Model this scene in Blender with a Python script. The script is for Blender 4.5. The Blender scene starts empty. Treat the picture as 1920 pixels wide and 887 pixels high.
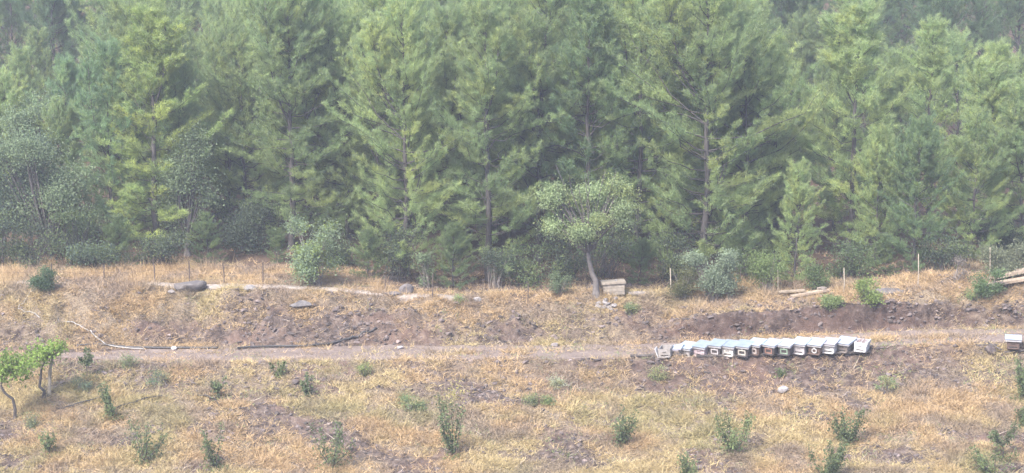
import bpy, math, random
import numpy as np
R = math.radians
scene = bpy.context.scene
col = scene.collection

# ---------------------------------------------------------------- camera
CAM_H, PITCH, HFOV = 15.0, R(-9.5), R(30.6)
cam_d = bpy.data.cameras.new('camera')
cam_d.angle = HFOV; cam_d.clip_start = 0.5; cam_d.clip_end = 2000
cam = bpy.data.objects.new('camera', cam_d); col.objects.link(cam)
cam.location = (0, 0, CAM_H); cam.rotation_euler = (math.pi/2 + PITCH, 0, 0)
scene.camera = cam

# ---------------------------------------------------------------- sky, sun, exposure
SUN_EL, SUN_AZ = R(49), R(-145)          # direction the light comes from: behind the camera, to its left
world = bpy.data.worlds.new('World'); scene.world = world; world.use_nodes = True
wn = world.node_tree
sky = wn.nodes.new('ShaderNodeTexSky'); sky.sky_type = 'NISHITA'; sky.sun_disc = False
sky.sun_elevation = SUN_EL; sky.sun_rotation = SUN_AZ
sky.air_density = 1.0; sky.dust_density = 3.0
wn.links.new(sky.outputs[0], wn.nodes['Background'].inputs[0])
wn.nodes['Background'].inputs[1].default_value = 0.125
sun_d = bpy.data.lights.new('sun', 'SUN'); sun_d.energy = 2.2; sun_d.angle = R(11); sun_d.color = (1.0, 0.95, 0.87)
sun = bpy.data.objects.new('sun', sun_d); col.objects.link(sun)
sx_, sy_ = math.sin(SUN_AZ)*math.cos(SUN_EL), math.cos(SUN_AZ)*math.cos(SUN_EL)
from mathutils import Vector, Matrix
sun.rotation_euler = Vector((sx_, sy_, math.sin(SUN_EL))).to_track_quat('Z', 'Y').to_euler()
vs = scene.view_settings
vs.view_transform = 'Standard'; vs.look = 'None'; vs.exposure = 2.25; vs.gamma = 1.0; vs.use_curve_mapping = False
scene.render.engine = 'CYCLES'
cy = scene.cycles
cy.use_denoising = True; cy.denoiser = 'OPENIMAGEDENOISE'; cy.denoising_input_passes = 'RGB_ALBEDO_NORMAL'; cy.denoising_prefilter = 'NONE'; cy.max_bounces = 6; cy.diffuse_bounces = 3; cy.glossy_bounces = 2
cy.transmission_bounces = 3; cy.volume_bounces = 0; cy.transparent_max_bounces = 4
HAZE_DENSITY = 0.0012

# ---------------------------------------------------------------- numeric helpers
_prm = np.random.RandomState(7).permutation(256)
_prm = np.concatenate([_prm, _prm, _prm])
def vnoise(x, y, seed=0):
    x = np.asarray(x, float) + seed*17.31; y = np.asarray(y, float) + seed*9.77
    xi = np.floor(x).astype(int); yi = np.floor(y).astype(int)
    fx = x - xi; fy = y - yi
    fx = fx*fx*(3 - 2*fx); fy = fy*fy*(3 - 2*fy)
    def h(a, b): return _prm[_prm[a & 255] + (b & 255)]/255.0
    return (h(xi, yi)*(1-fx) + h(xi+1, yi)*fx)*(1-fy) + (h(xi, yi+1)*(1-fx) + h(xi+1, yi+1)*fx)*fy
def fbm(x, y, seed=0, octv=4):
    s = 0; a = 0.5; f = 1.0; t = 0
    for k in range(octv):
        s = s + a*vnoise(x*f, y*f, seed + k*3); t += a; a *= 0.5; f *= 2.03
    return s/t
def sst(a, b, v):
    t = np.clip((np.asarray(v, float) - a)/(b - a), 0, 1); return t*t*(3 - 2*t)

FPX = 960/math.tan(HFOV/2)
CP, SP = math.cos(PITCH), math.sin(PITCH)
def px2x(px, d=66): return (np.asarray(px, float) - 960)/FPX*d

# ---------------------------------------------------------------- terrain function
def y_road(x): return 64.6 + 1.3*sst(2, 18, x) + 0.25*np.sin(x*0.21 + 1)
def z_road(x): return 0.42*sst(2, 18, x)
_cx = px2x([-400, 0, 300, 500, 700, 860, 1000, 1120, 1250, 1400, 1500, 1600, 1720, 1800, 1900, 2400], 68)
_ch = np.array([1.55, 1.62, 1.62, 1.55, 1.32, 1.15, 1.2, 1.36, 1.2, 1.02, 1.1, 1.16, 1.3, 1.42, 1.4, 1.4])
def bank_h(x): return np.interp(x, _cx, _ch)
def cut(x): return sst(4.5, 7.5, x)*(1 - 0.5*sst(13.5, 17, x))       # steep cut behind the hives
def edge_shift(x): return 3.2*sst(-6.5, -4, x)
def terrain(x, y, detail=True):
    x = np.asarray(x, float); y = np.asarray(y, float)
    s = y - y_road(x); zr = z_road(x)
    # slope below the track
    e = np.maximum(0, -1.35 - s)
    lip = 0.34*sst(-4, 5, x) + 0.12
    fore = -lip*(1 - np.exp(-e/0.8)) - 0.20*e
    # bank and terrace
    w = 2.75; b = np.maximum(0, s - 1.35); t = np.clip(b/w, 0, 1)
    soft = 0.35*sst(0, 1, t) + 0.65*(1 - (1 - t)**1.6)
    hard = np.where(t < 0.10, t/0.10*0.80, 0.80 + 0.20*(t - 0.10)/0.90)
    c = cut(x); p = soft*(1 - c) + hard*c
    up = bank_h(x)*p
    r = np.maximum(0, b - w)
    back = 0.035*np.minimum(r, 5) + 0.09*np.clip(r - 5, 0, 38) + 0.34*np.maximum(0, r - 43)
    z = zr*(1 - 0.5*sst(0, 8, r)) + fore + up + back
    # opposite valley side the viewer stands on
    z = np.maximum(z, 13.3 - 0.56*y)
    z = z + 0.9*(fbm(x*0.05, y*0.05, 3) - 0.5)*sst(78, 100, y)
    if detail:
        off = np.clip(np.abs(s)/1.5, 0, 1)**2
        amp = 0.05 + 0.46*sst(0, .2, t)*(1 - .5*cut(x))*(1 - .8*sst(.7, 1.0, t))*(1 - sst(.85, 1.3, t + 0.4*r/5)) + 0.10*sst(0.1, 1.5, e)
        z = z + off*amp*(fbm(x*0.9, y*0.9, 11, 3) - 0.5)*1.3
        z = z + off*amp*((fbm(x*2.6, y*2.6, 12, 3) - 0.5)*0.8 + (0.5 - np.abs(fbm(x*1.9 + .4*y, y*2.4, 14, 3) - 0.5)*4)*.28)
        rut = np.exp(-((np.abs(s + 0.1) - 0.62)/0.2)**2)
        z = z - 0.045*rut*(1 - off) + 0.03*(fbm(x*2.2, y*2.2, 15) - 0.5)*(1 - off)
    return z
def straw(x, y):
    """how much dry grass grows at a place, 0..1"""
    x = np.asarray(x, float); y = np.asarray(y, float)
    s = y - y_road(x); b = s - 1.35; t = np.clip(b/2.75, 0, 1)
    n = fbm(x*0.55 + 0.25*y, y*0.75, 21, 4); n2 = fbm(x*0.2, y*0.3, 23, 3)
    fore = np.clip(0.66 + 3.4*(n - 0.47) + 0.9*(n2 - 0.5), 0.05, 1)
    bare = sst(3.0, 5.0, x)*(1 - sst(13, 19, x))*sst(-4.6, -2.6, s)
    bare2 = 0.7*sst(-1.9, -1.3, -np.abs(s + 1.7))*(1 - sst(3, 5, x))
    fore = fore*(1 - 0.86*bare)*(1 - 0.5*bare2)
    trk = np.clip(0.06 + 0.6*np.exp(-((s + 0.1)/0.28)**2)*sst(.36, .55, n2) + .55*sst(0.75, 1.25, np.abs(s))*sst(.4, .55, n), 0, 1)
    bank = np.clip((0.36 + 0.64*sst(0.2, 0.8, t)) + 2.4*(n - 0.5), 0.03, 1)
    bank = bank*(1 - 0.95*cut(x)*(1 - sst(0.1, 0.2, t)))
    bank = np.clip(bank + 0.45*sst(-9, -15, x)*sst(.2, .6, t), 0, 1)
    terr = np.clip(0.75 + 1.5*(n - 0.5), 0.2, 1)*(1 - sst(7.0, 8.5, s + edge_shift(x)))+ 0.08
    d = np.where(s < -1.35, fore, np.where(s < 1.35, trk, np.where(t < 1, bank, terr)))
    return np.clip(d, 0, 1)

def at(px, py, ymin=48, ymax=150):
    """where the line of sight through a photo pixel meets the terrain"""
    u = (px - 960)/FPX; v = (443.5 - py)/FPX
    d = np.array([u, CP - v*SP, SP + v*CP])
    ts = np.linspace(ymin, ymax, 4000)/d[1]
    zz = CAM_H + ts*d[2]
    g = terrain(ts*d[0], ts*d[1])
    i = int(np.argmax(zz <= g)) if np.any(zz <= g) else len(ts) - 1
    return np.array([ts[i]*d[0], ts[i]*d[1], g[i]])
def on(px, y):
    """point of the terrain at distance y in the direction of photo column px"""
    x = (px - 960)/FPX*y*1.005
    x = (px - 960)/FPX*(y*CP + 13*(-SP))
    return np.array([x, y, float(terrain(x, y))])
def height_to(p, py):
    """height that brings a thing standing at p up to photo row py"""
    v = (443.5 - py)/FPX
    return CAM_H + p[1]*(SP + v*CP)/(CP - v*SP) - p[2]

# ---------------------------------------------------------------- mesh helpers
class MB:
    def __init__(self): self.v = []; self.f = []; self.c = []; self.n = 0
    def add(self, v, f, c=None):
        v = np.asarray(v, float).reshape(-1, 3); f = np.asarray(f, int).reshape(-1, 3)
        self.v.append(v); self.f.append(f + self.n); self.n += len(v)
        if c is None: c = (1, 1, 1)
        c = np.asarray(c, float)
        if c.ndim == 1: c = np.tile(c, (len(v), 1))
        self.c.append(c)
    def box(self, c, s, rot=None, col_=None, taper=1.0):
        x, y, z = s[0]/2, s[1]/2, s[2]/2; k = taper
        v = np.array([[-x, -y, -z], [x, -y, -z], [x, y, -z], [-x, y, -z], [-x*k, -y*k, z], [x*k, -y*k, z], [x*k, y*k, z], [-x*k, y*k, z]])
        if rot is not None: v = v @ np.array(Matrix(rot).transposed() if not isinstance(rot, np.ndarray) else rot.T)
        v = v + np.array(c)
        f = [[0, 3, 2], [0, 2, 1], [4, 5, 6], [4, 6, 7], [0, 1, 5], [0, 5, 4], [1, 2, 6], [1, 6, 5], [2, 3, 7], [2, 7, 6], [3, 0, 4], [3, 4, 7]]
        self.add(v, f, col_)
    def tube(self, pts, rad, sides=5, col_=None, cap=True):
        pts = np.asarray(pts, float); n = len(pts)
        rad = np.broadcast_to(np.asarray(rad, float), (n,))
        tg = np.gradient(pts, axis=0); tg /= np.linalg.norm(tg, axis=1)[:, None] + 1e-9
        ref = np.where(np.abs(tg[:, 2:3]) > 0.9, np.array([[1., 0, 0]]), np.array([[0, 0, 1.]]))
        a = np.cross(tg, ref); a /= np.linalg.norm(a, axis=1)[:, None] + 1e-9
        b = np.cross(tg, a)
        th = np.arange(sides)*2*math.pi/sides
        v = pts[:, None, :] + rad[:, None, None]*(np.cos(th)[None, :, None]*a[:, None, :] + np.sin(th)[None, :, None]*b[:, None, :])
        v = v.reshape(-1, 3); f = []
        for i in range(n - 1):
            for j in range(sides):
                p, q = i*sides + j, i*sides + (j + 1) % sides
                f += [[p, q, q + sides], [p, q + sides, p + sides]]
        if cap:
            for base in (0, (n - 1)*sides):
                for j in range(1, sides - 1): f.append([base, base + j, base + j + 1])
        self.add(v, f, col_)
    def mesh(self, name, mat, smooth=False):
        v = np.concatenate(self.v); f = np.concatenate(self.f); c = np.concatenate(self.c)
        me = bpy.data.meshes.new(name)
        me.vertices.add(len(v)); me.vertices.foreach_set('co', v.astype(np.float32).ravel())
        me.loops.add(len(f)*3); me.loops.foreach_set('vertex_index', f.astype(np.int32).ravel())
        me.polygons.add(len(f))
        me.polygons.foreach_set('loop_start', np.arange(0, len(f)*3, 3, dtype=np.int32))
        me.polygons.foreach_set('use_smooth', np.full(len(f), smooth, dtype=bool))
        at_ = me.attributes.new('tint', 'FLOAT_COLOR', 'POINT')
        at_.data.foreach_set('color', np.concatenate([c, np.ones((len(c), 1))], 1).astype(np.float32).ravel())
        me.materials.append(mat); me.update(); me.validate()
        return me
    def build(self, name, mat, parent=None, smooth=False):
        o = bpy.data.objects.new(name, self.mesh(name, mat, smooth)); col.objects.link(o)
        if parent is not None: o.parent = parent
        return o
def tag(o, label=None, cat=None, group=None, kind=None):
    if label: o['label'] = label
    if cat: o['category'] = cat
    if group: o['group'] = group
    if kind: o['kind'] = kind
    return o
def empty(name, loc=(0, 0, 0), rz=0, label=None, cat=None, group=None):
    o = bpy.data.objects.new(name, None); col.objects.link(o)
    o.location = loc; o.rotation_euler = (0, 0, rz); o.empty_display_size = 0.2
    return tag(o, label, cat, group)
def link_mesh(name, me, parent, color=None):
    o = bpy.data.objects.new(name, me); col.objects.link(o); o.parent = parent
    if color: o.color = (*color, 1)
    return o
def unit(v): return v/(np.linalg.norm(v, axis=-1, keepdims=True) + 1e-9)

# ---------------------------------------------------------------- materials
def mat_new(name):
    m = bpy.data.materials.new(name); m.use_nodes = True
    nt = m.node_tree; return m, nt, nt.nodes['Principled BSDF']
def ramp(nt, fac, stops):
    r = nt.nodes.new('ShaderNodeValToRGB'); el = r.color_ramp.elements
    while len(el) < len(stops): el.new(0.5)
    for e, (p, c) in zip(el, stops): e.position = p; e.color = (*c, 1)
    nt.links.new(fac, r.inputs[0]); return r.outputs[0]
def noise(nt, scale, detail=4, coord='Object', rough=0.6):
    tc = nt.nodes.new('ShaderNodeTexCoord'); n = nt.nodes.new('ShaderNodeTexNoise')
    n.inputs['Scale'].default_value = scale; n.inputs['Detail'].default_value = detail; n.inputs['Roughness'].default_value = rough
    nt.links.new(tc.outputs[coord], n.inputs['Vector']); return n
def mixc(nt, fac, a, b, mode='MIX'):
    m = nt.nodes.new('ShaderNodeMix'); m.data_type = 'RGBA'; m.blend_type = mode
    for sock, val in ((m.inputs[0], fac), (m.inputs[6], a), (m.inputs[7], b)):
        if isinstance(val, (int, float)): sock.default_value = val
        elif isinstance(val, tuple): sock.default_value = (*val, 1)
        else: nt.links.new(val, sock)
    return m.outputs[2]
def bump(nt, bs, h, strength=0.4, dist=0.05):
    b = nt.nodes.new('ShaderNodeBump'); b.inputs['Strength'].default_value = strength; b.inputs['Distance'].default_value = dist
    nt.links.new(h, b.inputs['Height']); nt.links.new(b.outputs[0], bs.inputs['Normal'])
def attr(nt, name):
    a = nt.nodes.new('ShaderNodeAttribute'); a.attribute_name = name; return a
def mat_plain(name, c1, c2, scale=6, rough=0.8, bump_s=0.3, metal=0.0, tint=False):
    m, nt, bs = mat_new(name)
    n = noise(nt, scale, 6)
    c = ramp(nt, n.outputs[0], [(0.3, c1), (0.7, c2)])
    if tint: c = mixc(nt, 1.0, c, attr(nt, 'tint').outputs[0], 'MULTIPLY')
    nt.links.new(c, bs.inputs['Base Color']); bs.inputs['Roughness'].default_value = rough; bs.inputs['Metallic'].default_value = metal
    if bump_s: bump(nt, bs, n.outputs[0], bump_s, 0.02)
    return m
def mat_leaf(name, trans=0.5, rough=0.65):
    m, nt, bs = mat_new(name)
    oi = nt.nodes.new('ShaderNodeObjectInfo')
    c = mixc(nt, 1.0, attr(nt, 'tint').outputs[0], oi.outputs['Color'], 'MULTIPLY')
    nt.links.new(c, bs.inputs['Base Color']); bs.inputs['Roughness'].default_value = rough
    bs.inputs['Specular IOR Level'].default_value = 0.25
    tr = nt.nodes.new('ShaderNodeBsdfTranslucent'); nt.links.new(c, tr.inputs[0])
    mx = nt.nodes.new('ShaderNodeMixShader'); mx.inputs[0].default_value = trans
    nt.links.new(bs.outputs[0], mx.inputs[1]); nt.links.new(tr.outputs[0], mx.inputs[2])
    nt.links.new(mx.outputs[0], nt.nodes['Material Output'].inputs[0])
    return m
M_leaf = mat_leaf('leaf')
M_straw = mat_leaf('dry_straw', 0.2, 0.8)
M_bark = mat_plain('pine_bark', (0.022, 0.020, 0.021), (0.060, 0.052, 0.050), 9, 0.9, 0.6)
M_greybark = mat_plain('grey_bark', (0.11, 0.095, 0.09), (0.27, 0.24, 0.22), 8, 0.9, 0.6)
M_oldbark = mat_plain('old_bark', (0.04, 0.035, 0.035), (0.13, 0.115, 0.11), 8, 0.9, 0.7)
M_rock = mat_plain('rock', (0.111, 0.102, 0.106), (0.289, 0.272, 0.264), 5, 0.9, 0.6, tint=True)
M_wood = mat_plain('weathered_wood', (0.145, 0.123, 0.098), (0.297, 0.255, 0.204), 7, 0.85, 0.4, tint=True)
M_darkwood = mat_plain('dark_wood', (0.035, 0.030, 0.028), (0.085, 0.072, 0.066), 7, 0.85, 0.4)
M_steel = mat_plain('rusty_steel', (0.035, 0.028, 0.026), (0.09, 0.065, 0.055), 12, 0.75, 0.2)
M_black = mat_plain('black_plastic', (0.012, 0.012, 0.014), (0.035, 0.033, 0.034), 5, 0.55, 0.1)
M_white = mat_plain('white_plastic', (0.55, 0.54, 0.55), (0.75, 0.74, 0.74), 4, 0.6, 0.1)
M_hose = mat_plain('pale_hose', (0.204, 0.196, 0.191), (0.323, 0.310, 0.297), 4, 0.6, 0.1)
M_lid = mat_plain('lid_sheet_metal', (0.289, 0.319, 0.365), (0.425, 0.463, 0.518), 3, 0.5, 0.08, 0.35, tint=True)
M_paint = mat_plain('hive_paint', (0.306, 0.297, 0.297), (0.476, 0.468, 0.476), 6, 0.7, 0.15, tint=True)

def mat_ground():
    m, nt, bs = mat_new('ground_soil')
    n1 = noise(nt, 0.55, 8); n2 = noise(nt, 3.5, 8, rough=0.7); n3 = noise(nt, 22, 4, rough=0.7)
    soil = ramp(nt, n2.outputs[0], [(0.34, (0.022, 0.016, 0.0145)), (0.5, (0.078, 0.058, 0.049)), (0.68, (0.165, 0.128, 0.108))])
    red = ramp(nt, n1.outputs[0], [(0.45, (0, 0, 0)), (0.65, (1, 1, 1))])
    soil = mixc(nt, red, soil, mixc(nt, 0.45, soil, (0.19, 0.12, 0.092)))
    soil = mixc(nt, attr(nt, 'soil_dark').outputs['Fac'], soil, mixc(nt, 1.0, soil, (0.74, 0.72, 0.74), 'MULTIPLY'))  # soil colour multiplied darker by the mask
    litter = ramp(nt, n3.outputs[0], [(0.35, (0.072, 0.058, 0.047)), (0.52, (0.178, 0.140, 0.098)), (0.7, (0.323, 0.259, 0.170))])
    st = attr(nt, 'straw')
    mth = nt.nodes.new('ShaderNodeMath'); mth.operation = 'MULTIPLY_ADD'; mth.inputs[1].default_value = 1.3; mth.inputs[2].default_value = -0.30
    nt.links.new(st.outputs['Fac'], mth.inputs[0])
    ad = nt.nodes.new('ShaderNodeMath'); ad.operation = 'ADD'; ad.use_clamp = True
    sc2 = nt.nodes.new('ShaderNodeMath'); sc2.operation = 'MULTIPLY_ADD'; sc2.inputs[1].default_value = 2.4; sc2.inputs[2].default_value = -1.2
    nt.links.new(n2.outputs[0], sc2.inputs[0]); nt.links.new(mth.outputs[0], ad.inputs[0]); nt.links.new(sc2.outputs[0], ad.inputs[1])
    c = mixc(nt, ad.outputs[0], soil, litter)
    fl = attr(nt, 'forest')
    needles = ramp(nt, n3.outputs[0], [(0.3, (0.045, 0.034, 0.026)), (0.7, (0.13, 0.085, 0.062))])
    c = mixc(nt, fl.outputs['Fac'], c, needles)
    nt.links.new(c, bs.inputs['Base Color']); bs.inputs['Roughness'].default_value = 0.95
    bs.inputs['Specular IOR Level'].default_value = 0.15
    hm = nt.nodes.new('ShaderNodeMath'); hm.operation = 'ADD'
    nt.links.new(n2.outputs[0], hm.inputs[0]); nt.links.new(n3.outputs[0], hm.inputs[1])
    bump(nt, bs, hm.outputs[0], 0.8, 0.08)
    return m
M_ground = mat_ground()
def mat_track():
    m, nt, bs = mat_new('track_earth')
    n2 = noise(nt, 1.6, 8, rough=0.7); n3 = noise(nt, 26, 5, rough=0.7)
    c = ramp(nt, n2.outputs[0], [(0.3, (0.106, 0.085, 0.076)), (0.55, (0.162, 0.132, 0.119)), (0.75, (0.221, 0.185, 0.166))])
    g = ramp(nt, n3.outputs[0], [(0.35, (0.72, 0.70, 0.70)), (0.65, (1.15, 1.13, 1.1))])
    c = mixc(nt, 1.0, c, g, 'MULTIPLY')
    nt.links.new(c, bs.inputs['Base Color']); bs.inputs['Roughness'].default_value = 0.95
    bs.inputs['Specular IOR Level'].default_value = 0.15
    bump(nt, bs, n3.outputs[0], 0.5, 0.04)
    return m
M_track = mat_track()

# ---------------------------------------------------------------- ground sheet
def build_ground():
    xs = np.concatenate([np.linspace(-150, -23, 50)[:-1], np.arange(-23, 23.001, 0.105), np.linspace(23, 150, 50)[1:]])
    ys = np.concatenate([np.linspace(-30, 50, 50)[:-1], np.arange(50, 53.5, 0.2), np.arange(53.5, 74, 0.095), np.arange(74, 82, 0.25), np.linspace(82, 150, 90), np.linspace(152, 200, 18)])
    X, Y = np.meshgrid(xs, ys); Z = terrain(X, Y)
    B_ = (Y - y_road(X) - 1.35)/2.75; fz = sst(-.03, .06, B_)*(1 - sst(.3, .6, B_))
    YY = Y - fz*(.12 + .25*cut(X))*(fbm(X*2.3, Z*3.5, 17, 4) - .45)*1.6
    v = np.stack([X, YY, Z], -1).reshape(-1, 3); nx, ny = len(xs), len(ys)
    i = np.arange(nx*(ny - 1)).reshape(ny - 1, nx)[:, :-1].ravel()
    q = np.stack([i, i + 1, i + nx + 1, i + nx], 1)
    me = bpy.data.meshes.new('ground')
    me.vertices.add(len(v)); me.vertices.foreach_set('co', v.astype(np.float32).ravel())
    me.loops.add(len(q)*4); me.loops.foreach_set('vertex_index', q.astype(np.int32).ravel())
    me.polygons.add(len(q)); me.polygons.foreach_set('loop_start', np.arange(0, len(q)*4, 4, dtype=np.int32))
    me.polygons.foreach_set('use_smooth', np.ones(len(q), dtype=bool))
    a = me.attributes.new('straw', 'FLOAT', 'POINT'); a.data.foreach_set('value', straw(X, Y).astype(np.float32).ravel())
    s = Y - y_road(X)
    dark_mask = np.clip(cut(X)*sst(1.1, 1.4, s)*(1 - sst(1.75, 2.1, s)) + .7*sst(3.0, 5.0, X)*(1 - sst(12, 15, X))*sst(-3.4, -2.2, s)*(1 - sst(-1.5, -1.2, s)), 0, 1)  # soil darker on the cut face and on the slope just below the hives
    a = me.attributes.new('soil_dark', 'FLOAT', 'POINT'); a.data.foreach_set('value', dark_mask.astype(np.float32).ravel())
    a = me.attributes.new('forest', 'FLOAT', 'POINT'); a.data.foreach_set('value', sst(6.5, 9, s + edge_shift(X) + 3*(fbm(X*.5, Y*.5, 31) - .5)).astype(np.float32).ravel())
    me.materials.append(M_ground); me.update(); me.validate()
    o = bpy.data.objects.new('ground', me); col.objects.link(o); tag(o, kind='structure')
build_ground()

def build_track():
    xs = np.arange(-17.5, 60, 0.1); mb = MB(); K = 17
    lo = -1.15 + 0.5*(fbm(xs*0.8, xs*0, 41) - 0.5) + 0.25*(fbm(xs*4, xs*0, 42) - .5)
    hi = 1.2 + 0.4*(fbm(xs*0.8, xs*0, 43) - 0.5) + 0.25*(fbm(xs*4, xs*0, 44) - .5)
    fade = sst(-17.5, -11, xs)
    lo = lo*(0.25 + 0.75*fade); hi = hi*(0.2 + 0.8*fade)
    u = np.linspace(0, 1, K)
    S = lo[:, None] + (hi - lo)[:, None]*u[None]
    X = np.repeat(xs[:, None], K, 1); Y = y_road(X) + S
    edge = np.minimum(u, 1 - u)[None]
    Z = terrain(X, Y) + np.where(edge < 0.001, -0.02, 0.012)
    v = np.stack([X, Y, Z], -1).reshape(-1, 3)
    f = []
    n = len(xs)
    i = np.arange((n - 1)*K).reshape(n - 1, K)[:, :-1].ravel()
    f = np.concatenate([np.stack([i, i + K, i + K + 1], 1), np.stack([i, i + K + 1, i + 1], 1)])
    mb.add(v, f); o = mb.build('dirt_track', M_track, smooth=True); tag(o, kind='structure')
build_track()

def ribbon(name, pix, w, h, mat, sub=10):
    P = np.array([at(*p) for p in pix]); t = np.linspace(0, len(P) - 1, (len(P) - 1)*sub + 1)
    X = np.interp(t, range(len(P)), P[:, 0]); Y = np.interp(t, range(len(P)), P[:, 1])
    Y = Y + 0.08*(fbm(X*1.2, X*0, 51) - 0.5)
    prof = [(-.5, -.25), (-.44, .85), (-.2, 1.0), (.2, 1.0), (.44, .85), (.5, -.25)]
    ker = np.hanning(13); ker /= ker.sum()
    sm = lambda q: np.convolve(np.pad(q, 6, 'edge'), ker, 'valid')
    Y = sm(Y); ZT = sm(np.max([terrain(X, Y + q) for q in np.linspace(-.5*w, .3*w, 5)], 0))
    mb = MB(); rows = []
    for k, (a, b) in enumerate(prof):
        yy = Y + a*w*(1 + .4*(fbm(X*2, X*0 + k, 52) - .5))
        zz = (ZT if b > 0 else np.minimum(ZT, terrain(X, yy)) - .05) + b*h + 0.02*(fbm(X*3, X*0 + k, 53) - .5)
        rows.append(np.stack([X, yy, zz], -1))
    v = np.stack(rows, 1).reshape(-1, 3); K = len(prof); n = len(X)
    i = np.arange((n - 1)*K).reshape(n - 1, K)[:, :-1].ravel()
    f = np.concatenate([np.stack([i, i + K, i + K + 1], 1), np.stack([i, i + K + 1, i + 1], 1)])
    mb.add(v, f); o = mb.build(name, mat, smooth=True); tag(o, kind='structure'); return o
M_path = mat_plain('pale_earth', (0.170, 0.145, 0.132), (0.272, 0.238, 0.212), 5, 0.95, 0.4)
ribbon('path', [(278, 533), (330, 536), (400, 538), (480, 538), (560, 541), (620, 545), (690, 551), (760, 556), (870, 561)], 0.55, 0.06, M_path)
ribbon('path', [(-60, 532), (0, 531), (62, 531)], 0.5, 0.07, M_path)

# ---------------------------------------------------------------- pines
def needle_tufts(mb, P, D, C, rng, k, lmin, lmax, wid):
    P = np.asarray(P); D = np.asarray(D); C = np.asarray(C); n = len(P)
    P = np.repeat(P, k, 0); D = np.repeat(D, k, 0); C = np.repeat(C, k, 0)
    d = unit(D*0.6 + rng.normal(0, 0.6, (n*k, 3)) + np.array([0, 0, 0.18]))
    L = rng.uniform(lmin, lmax, (n*k, 1)); pr = unit(np.cross(d, rng.normal(0, 1, (n*k, 3))))
    o = P + rng.normal(0, 0.035, (n*k, 3))
    v = np.stack([o - pr*wid*.5, o + pr*wid*.5, o + d*L], 1).reshape(-1, 3)
    c = np.repeat(C*rng.uniform(0.85, 1.15, (n*k, 1)), 3, 0)
    mb.add(v, np.arange(n*k*3).reshape(-1, 3), c)
def make_pine(seed, H, Rr, clear=0.05, thin=1.0, k=14, peak=0.3, leaders=2):
    rng = np.random.RandomState(seed); tr = MB(); br = MB(); cr = MB()
    up = np.array([0, 0, 1.]); P = []; D = []; C = []
    def axis(pts, Rs, c0, pk, rad0, step, skip):
        L = np.linalg.norm(np.diff(pts, axis=0), axis=1).sum(); uu_ = np.linspace(0, 1, len(pts))
        tr.tube(pts, np.maximum(rad0*(1 - uu_)**0.85, 0.010), 7)
        t = c0; az = rng.uniform(0, 6.28); lob = rng.uniform(0, 6.28); lobz = rng.uniform(.7, 1.5)
        while t < 0.985:
            base = np.array([np.interp(t, uu_, pts[:, j]) for j in range(3)]); z = base[2]
            shape = min(1.0, 0.7 + (t - c0)/max(pk - c0, .01)*0.3) if t < pk else ((1 - t)/(1 - pk))**0.52
            for b in range(rng.randint(4, 7)):
                az += 2.4 + rng.normal(0, .35)
                if rng.rand() < skip: continue
                ln = (Rs*shape*(1 + .32*math.sin(2*az + lob + z*lobz)) + 0.24)*rng.uniform(.55, 1.22)
                el = np.interp(z/H, [0, .2, .6, 1], [R(-6), R(12), R(32), R(56)]) + rng.normal(0, R(11))
                n = 6; u = np.linspace(0, 1, n)
                h = np.array([math.cos(az), math.sin(az), 0])
                curve = rng.uniform(0.08, 0.4)
                q = base + u[:, None]*ln*(h*math.cos(el)) + up*(u*math.sin(el) + curve*u**2 - .06*np.sin(u*3.1))[:, None]*ln
                q[1:] += rng.normal(0, .03*ln, (n - 1, 3)); q[:, 2] = np.maximum(q[:, 2], .12)
                br.tube(q, np.linspace(0.006 + 0.007*ln, 0.004, n), 4, cap=False)
                vig = rng.uniform(.84, 1.16); yel = rng.uniform(0, 1)**2
                start = max(0.25, 0.5 - .3/ln) if ln > 1.0 else 0.15
                m = max(4, int(ln*(1 - start)/0.088*thin))
                if z/H < .22 and rng.rand() < .3: m //= 3
                uu = start + (1 - start)*(np.arange(m) + rng.rand(m))/max(m, 1)
                p0 = np.stack([np.interp(uu, u, q[:, j]) for j in range(3)], 1)
                side = np.array([-h[1], h[0], 0])
                wl = (0.22 + 0.42*(1 - uu)*min(ln, 2.4)/1.5)*rng.uniform(.5, 1.4, m)
                dd = unit(h*rng.uniform(.2, .9, (m, 1)) + side*rng.uniform(-1.0, 1.0, (m, 1)) + up*rng.uniform(0.25, 1.3, (m, 1)))
                cc = np.array([0.200, 0.278, 0.126])*(1 - yel) + np.array([0.285, 0.338, 0.122])*yel
                nt_ = np.maximum(2, (wl/0.12).astype(int))
                for g in range(m):
                    w = (np.arange(nt_[g]) + 1)/nt_[g]
                    P.append(p0[g] + dd[g]*wl[g]*w[:, None] + rng.normal(0, .03, (nt_[g], 3)))
                    D.append(np.repeat(dd[g][None] + up*.3, nt_[g], 0)); C.append(np.repeat((cc*vig*rng.uniform(.86, 1.14))[None], nt_[g], 0))
                tip = unit(q[-1] - q[-2])[None]
                P.append(q[-1][None] + np.arange(3)[:, None]*.09*tip); D.append(np.repeat(tip, 3, 0)); C.append(np.repeat(np.array([[0.22, 0.28, .135]])*vig, 3, 0))
            t += rng.uniform(0.34, 0.55)*step/L*(1.0 if t < .8 else .65)
    nz = 14; zz = np.linspace(0, H, nz)
    lean = rng.uniform(-.035, .035, 2)
    tx = lean[0]*zz + 0.1*np.cumsum(rng.normal(0, .35, nz)); ty = lean[1]*zz + 0.1*np.cumsum(rng.normal(0, .35, nz))
    tp = np.stack([tx - tx[0], ty - ty[0], zz - 0.15*(zz == 0)], 1)
    axis(tp, Rr, clear, peak, 0.0095*H + 0.025, .72 + .025*H, .08)
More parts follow.
